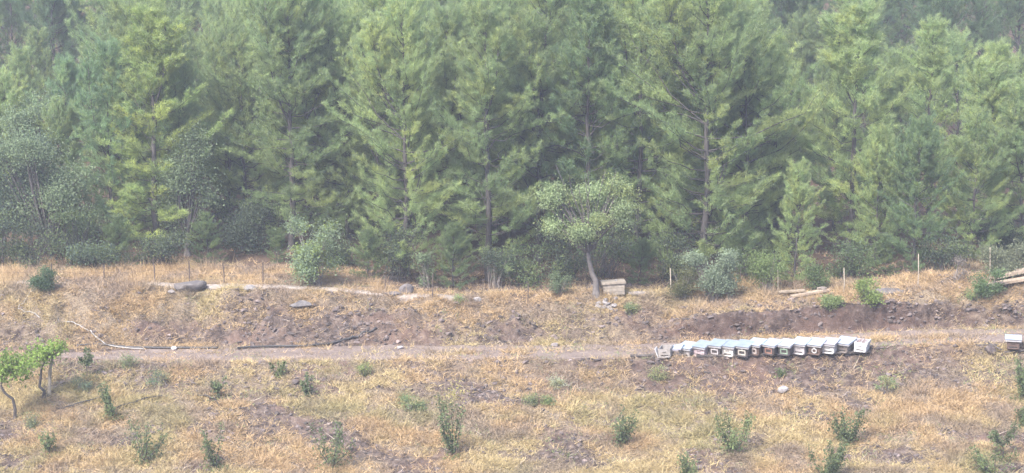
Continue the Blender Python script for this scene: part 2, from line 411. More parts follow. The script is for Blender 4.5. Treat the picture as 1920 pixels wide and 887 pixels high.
    for q in range(leaders):
        t0 = rng.uniform(.42, .7); b0 = np.array([np.interp(t0*H, zz, tp[:, j]) for j in range(3)]); a = rng.uniform(0, 6.28)
        top = b0 + np.array([math.cos(a), math.sin(a), 0])*Rr*rng.uniform(.35, .6); top[2] = H*rng.uniform(.84, .97)
        u = np.linspace(0, 1, 7)[:, None]; mid = np.array([top[0], top[1], b0[2] + .3*(top[2] - b0[2])])
        axis((1-u)**2*b0 + 2*u*(1-u)*mid + u*u*top, Rr*.42, .3, .35, .004*H, .9, .2)
    needle_tufts(cr, np.concatenate(P), np.concatenate(D), np.concatenate(C), rng, k + 6, 0.10, 0.23, 0.0145)
    return tr.mesh('pine_trunk', M_bark, True), br.mesh('pine_branches', M_bark), cr.mesh('pine_crown', M_leaf)
PINES = {}
def pine_kind(key):
    if key not in PINES:
        spec = {'tall_a': (101, 12, 2.6, .06, .9, 14, .3), 'tall_b': (102, 12, 2.3, .09, .9, 14, .48, 3), 'tall_c': (103, 12, 2.9, .05, .85, 14, .36, 3), 'tall_d': (104, 12, 2.4, .13, .9, 14, .55, 2),
                'mid_a': (105, 9, 2.1, .04, 1, 14, .4), 'mid_b': (106, 9, 1.8, .05, 1, 14, .3), 'mid_c': (107, 9, 2.2, .03, 1, 14, .5, 3),
                'slim_a': (108, 10, 1.55, .06, 1.0, 14, .35, 1), 'small_a': (109, 5, 1.6, .02), 'far_a': (110, 12, 2.7, .10, .7, 13, .5, 3), 'far_b': (111, 13, 2.7, .14, .65, 13, .45, 2)}[key]
        PINES[key] = (make_pine(*spec), spec[1])
    return PINES[key]
def place_pine(p, H, key, tint, label, group=None, rz=None, wide=1.0):
    (mt, mbr, mc), h0 = pine_kind(key); s = H/h0
    o = empty('pine_tree', p, random.uniform(0, 6.28) if rz is None else rz, label, 'pine tree', group)
    o.scale = (s*wide, s*wide, s)
    link_mesh('trunk', mt, o); link_mesh('branches', mbr, o)
    link_mesh('crown', mc, o, tint)
    return o
random.seed(5)
G0 = (1.0, 1.0, 1.0); GY = (1.15, 1.12, .88); GL = (1.25, 1.22, 1.18); GD = (.72, .8, .85); GB = (.85, .98, 1.12)
FRONT = [  # photo column of the trunk, distance, row of the top, kind, tint, width, label
 (212, 76, 92, 'tall_d', GB, 1.0, 'blue green pine with bare lower trunk right of the rounded grey oak'),
 (297, 75, 28, 'slim_a', GY, 1.35, 'tall yellow green pine standing out at upper left with dark cones'),
 (430, 79, 60, 'tall_b', G0, 1.0, 'slender green pine between the yellow green pine and the broad straight pine'),
 (545, 76, -25, 'tall_a', G0, 1.15, 'broad pine with straight dark trunk directly above the bushy shrub by the path'),
 (652, 79, 40, 'mid_c', GL, .95, 'pale green pine right of the broad pine above the bushy shrub'),
 (762, 75.5, 18, 'tall_c', GL, 1.0, 'broad light green pine in the centre left with low yellowish sprays'),
 (915, 75, 15, 'tall_b', G0, 1.15, 'pine with visible upright trunk left of the pale leaning fruit tree'),
 (1010, 78, -40, 'tall_d', G0, 1.1, 'tall dark pine right behind the left half of the leaning fruit tree'),
 (1100, 77, -10, 'tall_b', GD, 1.1, 'shaded pine directly behind the leaning fruit tree'),
 (1190, 78, -60, 'tall_a', GL, 1.0, 'tall pine rising behind the weathered wooden box'),
 (1322, 75.5, -45, 'tall_c', G0, 1.15, 'huge wide pine with dark foot above the silvery shrub'),
 (1455, 80, 82, 'mid_b', GL, 1.1, 'pale pine with pointed top right of the huge wide pine'),
 (1490, 73.6, 318, 'mid_a', GL, .95, 'small pale pine in front of the taller ones behind the first thin stake gap'),
 (1592, 78, 22, 'slim_a', GL, 1.3, 'tall light green pine with a narrow pointed top on the right'),
 (1640, 76, 250, 'mid_c', GL, .8, 'bushy mid height light green pine between two taller ones on the right'),
 (1712, 74.5, 235, 'mid_c', GD, .95, 'dark green rounded pine behind the tall pale stake'),
 (1738, 80, 52, 'slim_a', GL, 1.1, 'narrow tall pine behind the dark rounded pine'),
 (1820, 75.5, 225, 'mid_a', G0, 1.0, 'green pine with a bare lower trunk near the second tall stake'),
 (1852, 79, 95, 'mid_b', GL, 1.05, 'pointed pale pine near the right edge, taller than its neighbours'),
 (1915, 77, 175, 'mid_a', G0, 1.1, 'pine cut by the right edge of the picture'),
 (130, 81, 120, 'mid_b', GB, 1.0, 'bluish pine rising behind the rounded grey oak'),
 (20, 79, 150, 'mid_a', GL, 1.0, 'pale pine at the left edge above the dark bushes'),
 (1245, 80, 30, 'tall_b', GY, .9, 'yellowish pine left of the huge wide pine'),
 (1396, 78, 40, 'mid_c', G0, 1.0, 'pine merging with the right side of the huge wide pine'),
 (840, 79, 30, 'tall_d', G0, 1.0, 'pine between the broad light green pine and the upright trunked pine'),
]
for px, y, top, key, tint, wide, lab in FRONT:
    y -= .7 + 2.7*float(sst(620, 720, px)); p = on(px, y); place_pine(p, height_to(p, top), key, tint, lab, 'pines along the forest edge', wide=wide)
random.seed(11)
rows = [(77.3, 2.7), (80.5, 2.7), (84, 2.8), (88, 3.0), (92.5, 3.1), (98, 3.3), (104, 3.5), (111, 3.8), (119, 4.2), (128, 4.6), (137, 5.0)]
for ri, (y0, sp) in enumerate(rows):
    half = 0.29*y0 + 3; x = -half + random.uniform(0, sp)
    while x < half:
        y = y0 + random.uniform(-1.8, 1.8); xx = x + random.uniform(-.8, .8); x += sp
        px = 960 + xx/y*FPX
        if px > 1400 and 79 < y < 95 and random.random() < .7: continue
        if px < 230 and 79 < y < 92 and random.random() < .6: continue
        side = 'left' if px < 640 else ('middle' if px < 1280 else 'right')
        far = y > 95
        H = random.uniform(7.5, 10.5) if not far else random.uniform(8.5, 13)
        if px > 1400 or px < 230: H *= .62 if y < 79 else .8
        key = random.choice(['tall_a', 'tall_b', 'tall_c', 'tall_d', 'mid_a', 'mid_c']) if not far else random.choice(['far_a', 'far_b', 'tall_d', 'tall_b'])
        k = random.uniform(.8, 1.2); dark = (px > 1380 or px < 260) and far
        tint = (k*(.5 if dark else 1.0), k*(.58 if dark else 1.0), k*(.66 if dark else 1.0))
        lab = {'left': 'hazy pine in the packed rows behind the front trees on the left',
               'middle': 'hazy pine in the packed rows behind the front trees in the middle',
               'right': 'hazy dark pine in the far rows behind the front trees on the right'}[side]
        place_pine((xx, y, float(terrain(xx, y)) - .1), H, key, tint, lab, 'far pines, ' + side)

# ---------------------------------------------------------------- broadleaf trees, shrubs, weeds
def leaves(mb, P, C, rng, size, n):
    P = np.asarray(P); N = len(P)
    d = unit(rng.normal(0, 1, (N, 3)) + np.array([0, 0, -.25])); q = unit(np.cross(d, rng.normal(0, 1, (N, 3)) + np.array([0, 0, 1.5])))
    L = size*rng.uniform(.6, 1.3, (N, 1)); W = L*0.32
    bend = unit(np.cross(d, q))*L*.12
    v = np.stack([P, P + d*L*.5 + q*W + bend, P + d*L, P + d*L*.5 - q*W + bend], 1).reshape(-1, 3)
    i = np.arange(N)*4
    f = np.stack([np.stack([i, i + 1, i + 2], 1), np.stack([i, i + 2, i + 3], 1)], 1).reshape(-1, 3)
    mb.add(v, f, np.repeat(np.asarray(C), 4, 0))
def make_bush(seed, H, W, trunk_h, nclump, lpc, clump_r, leaf, color, stems=1, lean=(0, 0), r0=.05, shell=.45, yel=None, dep=None, bare=0, lobes=None):
    rng = np.random.RandomState(seed); st = MB(); lf = MB(); P = []; C = []
    cz = (H + trunk_h)/2; rz_ = (H - trunk_h)/2; dep = dep or W*.8
    fork = np.array([lean[0]*.75, lean[1]*.75, trunk_h + .15*rz_])
    if stems == 1:
        u = np.linspace(0, 1, 7)
        tp = np.stack([fork[0]*u**1.3, fork[1]*u**1.3, fork[2]*u - .1*(u == 0)], 1); tp[1:-1, :2] += rng.normal(0, .022*H**.5, (5, 2))
        st.tube(tp, np.linspace(r0*1.25, r0*.7, 7)*np.where(u == 0, 1.3, 1), 7)
    if lobes is None:
        lobes = []
        for q in range(rng.randint(7, 12)):
            dr = unit(rng.normal(0, 1, 3)); f_ = rng.uniform(.3, .85); g_ = rng.uniform(.16, .42)
            lobes.append((dr[0]*W/2*f_, dr[1]*dep/2*f_, cz + dr[2]*rz_*f_, W/2*g_, rz_*g_*1.1))
        for q in range(3):
            lobes.append((rng.uniform(-.4, .4)*W, rng.uniform(-.3, .3)*dep, H*rng.uniform(.85, 1.1), W*.07, H*.1))
    for c in range(nclump):
        dr = unit(rng.normal(0, 1, 3)); rr = rng.uniform(0, 1)**shell
        lx, ly, lz, lw, lh = lobes[rng.randint(len(lobes))]
        ctr = np.array([lean[0] + lx + dr[0]*lw*rr, lean[1] + ly + dr[1]*lw*rr, lz + dr[2]*lh*rr])
        ctr[2] = max(ctr[2], .06*H)
        b0 = fork if stems == 1 else np.array([rng.normal(0, .07*W), rng.normal(0, .05*W), -.03])
        mid = (b0 + ctr)/2 + np.array([0, 0, .06*H]) + rng.normal(0, .05*W, 3)
        if stems > 1: mid = b0*.55 + ctr*.45 + np.array([0, 0, .1*H])
        u = np.linspace(0, 1, 6)[:, None]
        pts = (1-u)**2*b0 + 2*u*(1-u)*mid + u*u*ctr
        st.tube(pts, np.linspace(r0*(.42 if stems == 1 else .8), .006, 6), 4, cap=False)
        n = int(lpc*rng.uniform(.6, 1.4)); cr_ = clump_r*rng.uniform(.7, 1.35)
        pp = ctr + rng.normal(0, 1, (n, 3))*cr_*np.array([1, 1, .72])
        pp[:, 2] = np.maximum(pp[:, 2], .02)
        cc = np.array(color)*rng.uniform(.72, 1.28)
        if yel is not None and rng.rand() < .3: cc = np.array(yel)*rng.uniform(.8, 1.2)
        P.append(pp); C.append(cc*rng.uniform(.85, 1.15, (n, 1)))
    for b in range(bare):
        dr = np.array([rng.uniform(-.4, .4)*W, rng.uniform(-.2, .2)*W, H*rng.uniform(.9, 1.13)]) + np.array([lean[0], lean[1], 0])
        u = np.linspace(0, 1, 6)[:, None]; pts = fork + (dr - fork)*u; pts[1:] += rng.normal(0, .04, (5, 3))
        st.tube(pts, np.linspace(r0*.3, .008, 6), 4, cap=False)
    leaves(lf, np.concatenate(P), np.concatenate(C), rng, leaf, 0)
    return st, lf
def place_bush(name, p, spec, label, cat, group=None, bark=None, tint=G0, rz=0, sc=1.0, stemname='stem', leafname='leaves'):
    st, lf = make_bush(**spec)
    o = empty(name, p, rz, label, cat, group); o.scale = (sc, sc, sc)
    st.build(stemname, bark or M_bark, o, True)
    f = lf.build(leafname, M_leaf, o); f.color = (*tint, 1)
    return o
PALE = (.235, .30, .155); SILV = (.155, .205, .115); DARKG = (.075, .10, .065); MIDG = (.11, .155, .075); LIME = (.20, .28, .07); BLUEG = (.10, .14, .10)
# leaning fruit tree by the box
p = at(1118, 553); Ht = height_to(p, 325)
place_bush('fruit_tree', p, dict(seed=201, H=Ht*.93, W=3.9, trunk_h=Ht*.30, nclump=78, lpc=360, clump_r=.18, leaf=.07, shell=.6, lobes=[(-1.15, 0, Ht*.80, .55, .42), (-.95, .3, Ht*.56, .7, .38), (-.2, -.3, Ht*.50, .75, .34), (.55, 0, Ht*.60, .7, .42), (1.3, 0, Ht*.72, .65, .55), (1.05, .3, Ht*.86, .45, .4), (0.1, .4, Ht*.78, .45, .4)], color=PALE, lean=(-.42, 0), r0=.105, yel=(.25, .295, .125), bare=9),
           'pale leafy fruit tree with a leaning bare trunk beside the weathered wooden box', 'tree', bark=M_oldbark, stemname='trunk', leafname='crown')
# broadleaf trees on the left
def tree_px(px, y, top, W, label, seed, color, trunk=.3, n=70, lpc=220, leaf=.09, cr=.36, name='oak_tree', r0=.12, yel=None):
    p = on(px, y); H = height_to(p, top)
    return place_bush(name, p, dict(seed=seed, H=H, W=W, trunk_h=H*trunk, nclump=n, lpc=lpc, clump_r=cr, leaf=leaf, color=color, r0=r0, yel=yel), label, 'tree', bark=M_oldbark, stemname='trunk', leafname='crown')
tree_px(95, 73.5, 290, 4.2, 'rounded grey green oak with forked dark trunk at the left', 211, SILV, .03, 110)
tree_px(8, 74, 300, 3.6, 'dark bluish broadleaf tree cut by the left edge', 212, BLUEG, .15, 60)
tree_px(75, 76, 190, 2.6, 'pale narrow broadleaf tree rising behind the rounded grey oak', 213, SILV, .05, 60, 170, .09, .32)
tree_px(352, 74, 240, 2.2, 'slim grey leaved broadleaf tree in front of the pines', 214, SILV, .05, 60, 150, .09, .28)
tree_px(470, 75, 395, 3.0, 'low dark broadleaf tree under the pines left of the bushy shrub', 215, DARKG, .1, 46, 170, .09, .32)
tree_px(1890, 73.5, 420, 3.0, 'leafy dark tree under the pines behind the grey leaved hedge', 216, DARKG, .05, 40, 170, .09, .32)
# shrubs and bushes
def bush_px(px, py, top, W, label, seed, color, n=34, lpc=110, leaf=.085, cr=.15, yel=None, name='shrub', stems=3, trunk=.0, group=None, cat='shrub'):
    p = at(px, py); H = max(.15, height_to(p, top))
    return place_bush(name, p, dict(seed=seed, H=H*.95, W=W, trunk_h=H*trunk, nclump=int(n*1.2), lpc=int(lpc*1.25), clump_r=cr*1.1, leaf=leaf*.78, color=color, stems=stems, r0=.016, yel=yel, shell=.7), label, cat, group, bark=M_greybark)
bush_px(592, 540, 428, 2.0, 'tall bushy shrub with pale and yellow green leaves by the path', 221, (.21, .275, .17), 60, 130, .10, .19, (.21, .27, .07))
bush_px(82, 545, 505, .85, 'small round dark green bush at the left end of the grassy bank', 222, (.075, .125, .06), 26, 130, .07, .11)
bush_px(1332, 562, 482, 2.0, 'silvery grey green shrub right of the first pale stake', 223, (.20, .25, .17), 60, 120, .09, .16)
bush_px(1280, 560, 512, 1.1, 'olive shrub between the first pale stake and the silvery shrub', 224, (.12, .13, .06), 26, 90, .08, .15)
bush_px(1050, 553, 518, .9, 'small grey shrub at the foot of the forest left of the fruit tree', 225, SILV, 20, 70, .08, .1)
bush_px(1628, 572, 530, 1.0, 'bright green leafy shrub on the lip of the bank above the hives', 226, (.19, .25, .08), 30, 55, .1, .12)
bush_px(1556, 582, 560, .6, 'low light green tuft left of the bright green shrub', 227, (.19, .25, .10), 16, 110, .08, .1)
bush_px(1852, 560, 515, 1.0, 'green weed bush in front of the pale boards at the right', 228, (.12, .18, .08), 26, 90, .09, .13)
bush_px(1890, 520, 468, 2.2, 'grey leaved hedge behind the pale boards at the right', 229, (.17, .19, .12), 56, 120, .09, .18)
bush_px(800, 540, 478, .9, 'pale upright shrub at the forest foot left of the bare grass strip', 230, SILV, 18, 70, .09, .11)
bush_px(1440, 548, 480, 1.5, 'bright yellow green young shrub behind the second stake', 231, (.17, .23, .09), 40, 110, .08, .19)
bush_px(1530, 545, 495, 1.1, 'thin green shrub behind the third stake', 232, (.12, .17, .07), 22, 80, .09, .15)
bush_px(1790, 530, 490, .8, 'dry twiggy grey shrub left of the green weed bush', 233, (.22, .19, .17), 18, 40, .06, .1)
bush_px(930, 540, 470, 1.2, 'thin dark green shrub in the shade below the upright trunked pine', 234, DARKG, 24, 80, .09, .17)
rng_u = random.Random(77)
UL = {1060: 'dark bush in the shade behind the left side of the leaning fruit tree', 1130: 'dark bush in the shade right behind the trunk of the fruit tree', 150: 'mid green bush below the rounded grey oak on its right side', 225: 'dark bush under the blue green pine with bare trunk', 300: 'dark bush at the foot of the yellow green pine',
 390: 'dark bush behind the fence just right of the slim grey leaved tree', 60: 'dark bush at the foot of the rounded grey oak', -10: 'bluish bush cut by the left edge below the dark broadleaf tree', 185: 'low bluish bush behind the tall dry grass on the left',
 690: 'dark bush in the shade just right of the tall bushy shrub', 745: 'dark bush behind the upright boulder on the bank', 850: 'dark bush in the shade right of the pale upright shrub', 985: 'mid green bush in the shade left of the small grey shrub',
 1200: 'dark bush in the shade right of the weathered wooden box', 1260: 'dark bush behind the first pale stake', 1390: 'dark bush in the shade right of the silvery shrub', 1590: 'mid green bush behind the third pale stake', 1660: 'dark bush behind the bright green shrub on the bank lip',
 1770: 'dark bush behind the dry twiggy grey shrub', 520: 'dark bush behind the fence left of the tall bushy shrub', 630: 'dark bush right behind the tall bushy shrub by the path'}
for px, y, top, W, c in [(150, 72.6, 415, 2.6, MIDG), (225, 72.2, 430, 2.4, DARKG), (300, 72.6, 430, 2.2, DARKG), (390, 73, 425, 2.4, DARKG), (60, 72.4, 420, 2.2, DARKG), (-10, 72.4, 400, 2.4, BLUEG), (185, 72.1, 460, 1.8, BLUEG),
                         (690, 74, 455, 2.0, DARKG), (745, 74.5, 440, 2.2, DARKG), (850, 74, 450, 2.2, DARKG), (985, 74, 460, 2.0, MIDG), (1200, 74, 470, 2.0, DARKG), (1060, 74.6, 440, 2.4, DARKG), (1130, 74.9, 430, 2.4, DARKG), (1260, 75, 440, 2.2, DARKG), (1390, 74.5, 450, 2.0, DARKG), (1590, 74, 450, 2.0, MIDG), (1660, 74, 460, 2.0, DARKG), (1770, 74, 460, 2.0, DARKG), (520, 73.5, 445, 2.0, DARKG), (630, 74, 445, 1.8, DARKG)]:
    y -= .4 + 3.0*float(sst(620, 720, px)); p = on(px, y); H = height_to(p, top)
    if px in (225, 390, 690, 850, 1200, 1390, 1660, 520):
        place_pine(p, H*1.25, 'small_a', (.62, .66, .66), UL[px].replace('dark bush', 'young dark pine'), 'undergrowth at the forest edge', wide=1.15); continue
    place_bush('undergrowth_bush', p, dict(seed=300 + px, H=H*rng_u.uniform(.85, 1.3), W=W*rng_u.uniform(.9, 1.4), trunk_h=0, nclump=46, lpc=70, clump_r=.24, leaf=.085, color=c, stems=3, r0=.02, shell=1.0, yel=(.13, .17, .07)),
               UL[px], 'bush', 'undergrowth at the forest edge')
# young fruit saplings on the slope
def make_sapling(seed, H, W, nst, leaf, color, lps, foot=0, trunk=0.0):
    rng = np.random.RandomState(seed); st = MB(); lf = MB(); P = []; C = []
    for s in range(nst):
        a = rng.uniform(0, 6.28); top = np.array([math.cos(a)*W*.5*rng.uniform(.3, 1), math.sin(a)*W*.5*rng.uniform(.3, 1), H*rng.uniform(.6, 1)])
        if s == 0: top[2] = H
        b0 = np.array([0, 0, trunk*H - .03 + rng.uniform(0, .1)*H])
        u = np.linspace(0, 1, 8)[:, None]
        mid = np.array([top[0]*.7, top[1]*.7, b0[2] + (top[2] - b0[2])*.35])
        pts = (1-u)**2*b0 + 2*u*(1-u)*mid + u*u*top; pts[1:] += rng.normal(0, .012, (7, 3))
        st.tube(pts, np.linspace(.014, .004, 8), 4, cap=False)
        n = int(lps*rng.uniform(.7, 1.3)); uu = rng.uniform(.12, 1, n)**.85
        pp = np.stack([np.interp(uu, u[:, 0], pts[:, j]) for j in range(3)], 1)
        pp += rng.normal(0, 1, (n, 3))*(.035 + .05*(1 - uu))[:, None]*max(W, .5)
        P.append(pp); C.append(np.array(color)*rng.uniform(.7, 1.3)*rng.uniform(.75, 1.25, (n, 1)))
    if trunk: st.tube(np.array([[0, 0, -.05], [.01, 0, trunk*H*.5], [0, 0, trunk*H + .05]]), [.02, .017, .015], 5)
    if foot:
        n = foot; pp = rng.normal(0, 1, (n, 3))*np.array([.22, .16, .07]); pp[:, 2] = np.abs(pp[:, 2])
        P.append(pp); C.append(np.array(color)*rng.uniform(.7, 1.3, (n, 1))*np.array([1.1, 1.05, .9]))
    leaves(lf, np.concatenate(P), np.concatenate(C), rng, leaf, 0)
    return st, lf
SG = (.115, .15, .07); SGL = (.145, .185, .08)
SAP = [ # column, foot row, top row, width, stems, colour, leaves per stem, foot leaves, label
 (213, 785, 718, .55, 4, SG, 90, 120, 0, 'bluish green sapling in front of the black hose, left of the centre row'),
 (272, 868, 785, .95, 5, SG, 75, 90, 0, 'spreading thin sapling near the lower left with curved stems'),
 (408, 748, 706, .5, 3, SG, 70, 60, .3, 'small sapling with a dark round top above the hose end'),
 (402, 880, 800, .7, 3, SG, 90, 120, 0, 'thin upright sapling at the bottom, right of the spreading one'),
 (92, 855, 808, .5, 4, SGL, 60, 50, .25, 'little sapling alone on pale grass at the lower left corner'),
 (579, 742, 700, .45, 4, SG, 60, 40, 0, 'small sapling just under the track left of the middle'),
 (524, 706, 674, .4, 3, SGL, 60, 40, 0, 'tiny light green sapling on the edge of the track'),
 (622, 878, 790, .95, 6, SG, 80, 110, 0, 'bushy sapling with fanned stems at the bottom left of the middle'),
 (850, 858, 738, .65, 6, SG, 95, 80, 0, 'tallest narrow sapling in the bottom middle with a dry yellow top'),
 (1160, 835, 763, .9, 6, SG, 85, 90, 0, 'dark green sapling with fan shaped crown right of the bottom middle'),
 (1378, 850, 770, .95, 7, SGL, 110, 110, 0, 'dense green sapling with two upright tufts below the white stone'),
 (1592, 832, 765, .85, 7, SG, 110, 150, 0, 'dense dark green sapling leaning right on the lower right slope'),
 (1546, 900, 826, .85, 9, SG, 120, 100, 0, 'very dense dark sapling cut by the bottom edge'),
 (1292, 905, 852, .8, 6, SGL, 80, 60, 0, 'sapling showing only its tips at the bottom edge'),
 (1880, 860, 790, .6, 4, SG, 80, 150, .3, 'sapling with a bare stem at the lower right'),
 (1862, 895, 840, 1.1, 6, SGL, 70, 200, 0, 'greyish weed bush at the bottom right corner'),
 (1922, 750, 670, .6, 6, SG, 110, 80, 0, 'tall dark sapling cut by the right edge'),
 (1918, 800, 758, .6, 5, SG, 80, 60, 0, 'short sapling cut by the right edge below the taller one'),
 (163, 708, 655, .45, 3, SG, 80, 110, .4, 'little round topped sapling on a thin stem beside the leaning post'),
 (1465, 706, 690, .3, 3, SGL, 30, 20, 0, 'tiny green seedling in the bare soil above the white stone'),
]
for i, (px, py, top, W, ns, c, lps, foot, trk, lab) in enumerate(SAP):
    p = at(px, min(py, 910)); H = height_to(p, top)
    st, lf = make_sapling(400 + i, H, W*1.65, ns + 2, .085, c, int(lps*1.15), foot, trk)
    o = empty('sapling', p, 0, lab, 'sapling', 'saplings planted on the slope')
    st.build('stem', M_bark, o); f = lf.build('leaves', M_leaf, o)
    if i == 8:
        r = np.random.RandomState(5); m = MB(); n = 110
        leaves(m, r.normal(0, 1, (n, 3))*np.array([.2, .15, .16]) + np.array([.05, 0, H*1.02]), np.array([.36, .33, .13])*r.uniform(.8, 1.2, (n, 1)), r, .08, 0)
        m.build('dry_leaves', M_leaf, o)
for i, (px, py, top, W, c, lab) in enumerate([
 (300, 722, 698, 1.3, (.085, .13, .08), 'low spreading dark green weed patch below the left end of the track'),
 (1665, 738, 704, 1.0, (.13, .19, .08), 'light green weed clump on the slope right of the white stone'),
 (768, 768, 744, .5, (.11, .16, .07), 'small green weed left of the tallest narrow sapling'),
 (790, 770, 758, .4, (.13, .18, .09), 'flat pale green weed right beside a small green weed'),
 (992, 760, 742, .6, (.12, .16, .08), 'small green weed in the middle of the slope'),
 (1027, 758, 748, .3, (.13, .18, .07), 'tiny green weed right of the small weed in the middle'),
 (240, 690, 668, .5, (.14, .18, .09), 'pale green weed tuft at the left start of the track'),
 (680, 705, 684, .45, (.14, .18, .07), 'green weed at the lower edge of the track near the middle'),
 (1045, 728, 708, .35, (.32, .36, .25), 'whitish thistle in the middle below the track'),
 (1180, 588, 568, .6, (.12, .17, .08), 'green weeds right of the stone heap under the fruit tree'),
 (862, 568, 556, .3, (.15, .21, .08), 'small green tuft on the top of the bank left of the middle'),
 (1820, 562, 545, .3, (.14, .19, .08), 'pale green tuft beside the green weed bush at the right'),
 (155, 735, 715, .6, (.10, .14, .09), 'low weeds below the little round topped sapling'),
 (1235, 712, 690, .6, (.16, .19, .08), 'yellowish green weeds below the broken hive'),
 (60, 800, 780, .6, (.09, .12, .07), 'dark weeds at the foot of the nearer grapevine')]):
    bush_px(px, py, top, W*1.15, lab, 500 + i, tuple(1.35*q for q in c), 15, 42, .06, .085, name='weed_clump', cat='weeds', yel=(.3, .29, .14))

# ---------------------------------------------------------------- grapevines and post
def vine(base, curve, spots, label, seed):
    rng = np.random.RandomState(seed); b = at(*base)
    o = empty('grapevine', b, 0, label, 'grapevine', 'grapevines at the left edge')
    def loc(px, py, dy=0):
        y = b[1] + dy; v = (443.5 - py)/FPX
        return np.array([(px - 960)/FPX*y/(CP - v*SP), y, CAM_H + y*(SP + v*CP)/(CP - v*SP)]) - b
    m = MB(); pts = np.array([loc(*c) for c in curve]); t = np.linspace(0, len(pts) - 1, 16)
    pts = np.stack([np.interp(t, range(len(pts)), pts[:, j]) for j in range(3)], 1); pts[0, 2] -= .1
    m.tube(pts, np.linspace(.06, .03, 16), 6)
    tip = pts[-1]; P = []; C = []
    for (px, py) in spots:
        dy = rng.uniform(-.5, .5); c = loc(px, py, dy)
        u = np.linspace(0, 1, 5)[:, None]; q = tip + (c - tip)*u + np.array([0, 0, .12])*np.sin(u*3.14); m.tube(q, np.linspace(.018, .006, 5), 4, cap=False)
        n = 85; P.append(c + rng.normal(0, 1, (n, 3))*np.array([.17, .2, .13])); C.append(np.array([.17, .25, .055])*rng.uniform(.6, 1.3)*rng.uniform(.8, 1.2, (n, 1)))
    m.build('trunk', M_darkwood, o, True)
    l = MB(); leaves(l, np.concatenate(P), np.concatenate(C), rng, .11, 0); l.build('leaves', M_leaf, o)
vine((82, 745), [(82, 745), (83, 733), (74, 725), (77, 700), (78, 690), (85, 678)], [(62, 662), (72, 668), (80, 660), (88, 655), (96, 652), (104, 650), (110, 648), (92, 664), (72, 655), (66, 676), (56, 672), (84, 668), (114, 654)],
     'grapevine with thin crooked trunk and bright leaves beside the leaning post', 61)
vine((28, 785), [(28, 785), (28, 765), (24, 748), (10, 738), (2, 725), (4, 705)], [(5, 680), (14, 678), (24, 672), (34, 676), (44, 680), (50, 690), (38, 694), (28, 690), (16, 690), (2, 700), (-4, 690), (44, 702), (0, 712), (54, 680), (10, 668), (-10, 676), (20, 700)],
     'grapevine with thick forked trunk cut by the left edge', 62)
b = at(95, 732); m = MB(); Hp = height_to(b, 660)
m.tube([[0, 0, -.2], [.06, 0, Hp*.5], [.17, .05, Hp]], [.062, .058, .052], 8); o = m.build('wooden_post', M_wood, None, True); o.location = b + np.array([0, -.25, 0])
tag(o, 'leaning round wooden post holding up the bright grapevine', 'post')
m = MB(); m.tube([[.17, .05, Hp - .12], [.3, 0.05, Hp + .05], [.42, .1, Hp + .26]], [.03, .025, .02], 5); s = m.build('branch', M_darkwood, o, True)

# ---------------------------------------------------------------- hives
def hive(p, rz, label, paint, lid_tint, lid=True, frame=None, frame_shape='rect', tilt=0.0, W=.42, Hb=.28, lid_w=.50, roll=0, ledge=(.8, .8, .85), dep=.56, pinkband=None):
    o = empty('beehive', p, rz, label, 'beehive', 'row of beehives beside the track'); o.rotation_euler = (R(tilt), R(roll), rz)
    m = MB(); m.box((0, 0, .045), (W + .01, dep + .06, .05), col_=np.array(paint)*.7); m.build('floor_board', M_paint, o)
    m = MB(); t = .025; z0 = .072; zc = z0 + Hb/2
    for c, s in (((0, -dep/2 + t/2, zc), (W, t, Hb)), ((0, dep/2 - t/2, zc), (W, t, Hb)), ((-W/2 + t/2, 0, zc), (t, dep - 2*t - .002, Hb)), ((W/2 - t/2, 0, zc), (t, dep - 2*t - .002, Hb))): m.box(c, s, col_=paint)
    bd = m.build('body', M_paint, o)
    m = MB(); m.box((0, -dep/2 - .012, zc + Hb*.12), (.13, .02, .028), col_=np.array(paint)*.55); m.build('hand_grip', M_paint, bd)
    m = MB(); m.box((0, -dep/2 - .004, z0 + .022), (W*.62, .012, .03)); m.build('entrance', M_black, bd)
    m = MB(); m.box((0, -dep/2 - .065, .055), (W*.9, .075, .018), rot=Matrix.Rotation(R(12), 3, 'X'), col_=np.array(paint)*.9); m.build('landing_board', M_paint, o)
    if frame is not None:
        m = MB(); y = -dep/2 - .013; zf = z0 + Hb*.36
        if frame_shape == 'rect':
            w, h, th = .27, .15, .034
            for c, s in (((0, y, zf + h/2), (w, .022, th)), ((0, y, zf - h/2), (w, .022, th)), ((-w/2 + th/2, y, zf), (th, .02, h - th - .002)), ((w/2 - th/2, y, zf), (th, .02, h - th - .002))): m.box(c, s, col_=frame)
        elif frame_shape == 'square':
            w, h, th = .17, .15, .034
            for c, s in (((.03, y, zf + h/2), (w, .022, th)), ((.03, y, zf - h/2), (w, .022, th)), ((.03 - w/2 + th/2, y, zf), (th, .02, h - th - .002)), ((.03 + w/2 - th/2, y, zf), (th, .02, h - th - .002))): m.box(c, s, col_=frame)
        else:
            for k in range(8):
                a = k*math.pi/4; m.box((.075*math.cos(a), y, zf + .075*math.sin(a)), (.034, .02 + .001*(k % 2), .066), rot=Matrix.Rotation(-a, 3, 'Y'), col_=frame)
        m.build('entrance_frame', M_paint, bd)
        m = MB(); m.box((0, -dep/2 - .006, z0 + Hb*.82), (.06, .012, .045), col_=(.8, .75, .6)); m.build('number_plate', M_paint, bd)
    if lid:
        ld = dep + .12; zl = z0 + Hb
        m = MB(); m.box((0, 0, zl + .024), (lid_w - .012, ld - .012, .075), col_=ledge); rim = m.build('lid', M_paint, o)
        m = MB(); m.box((0, -.005, zl + .0665), (lid_w + .012, ld + .03, .008), rot=Matrix.Rotation(R(-.6), 3, 'X'), col_=lid_tint); m.build('metal_cover', M_lid, rim)
    return o
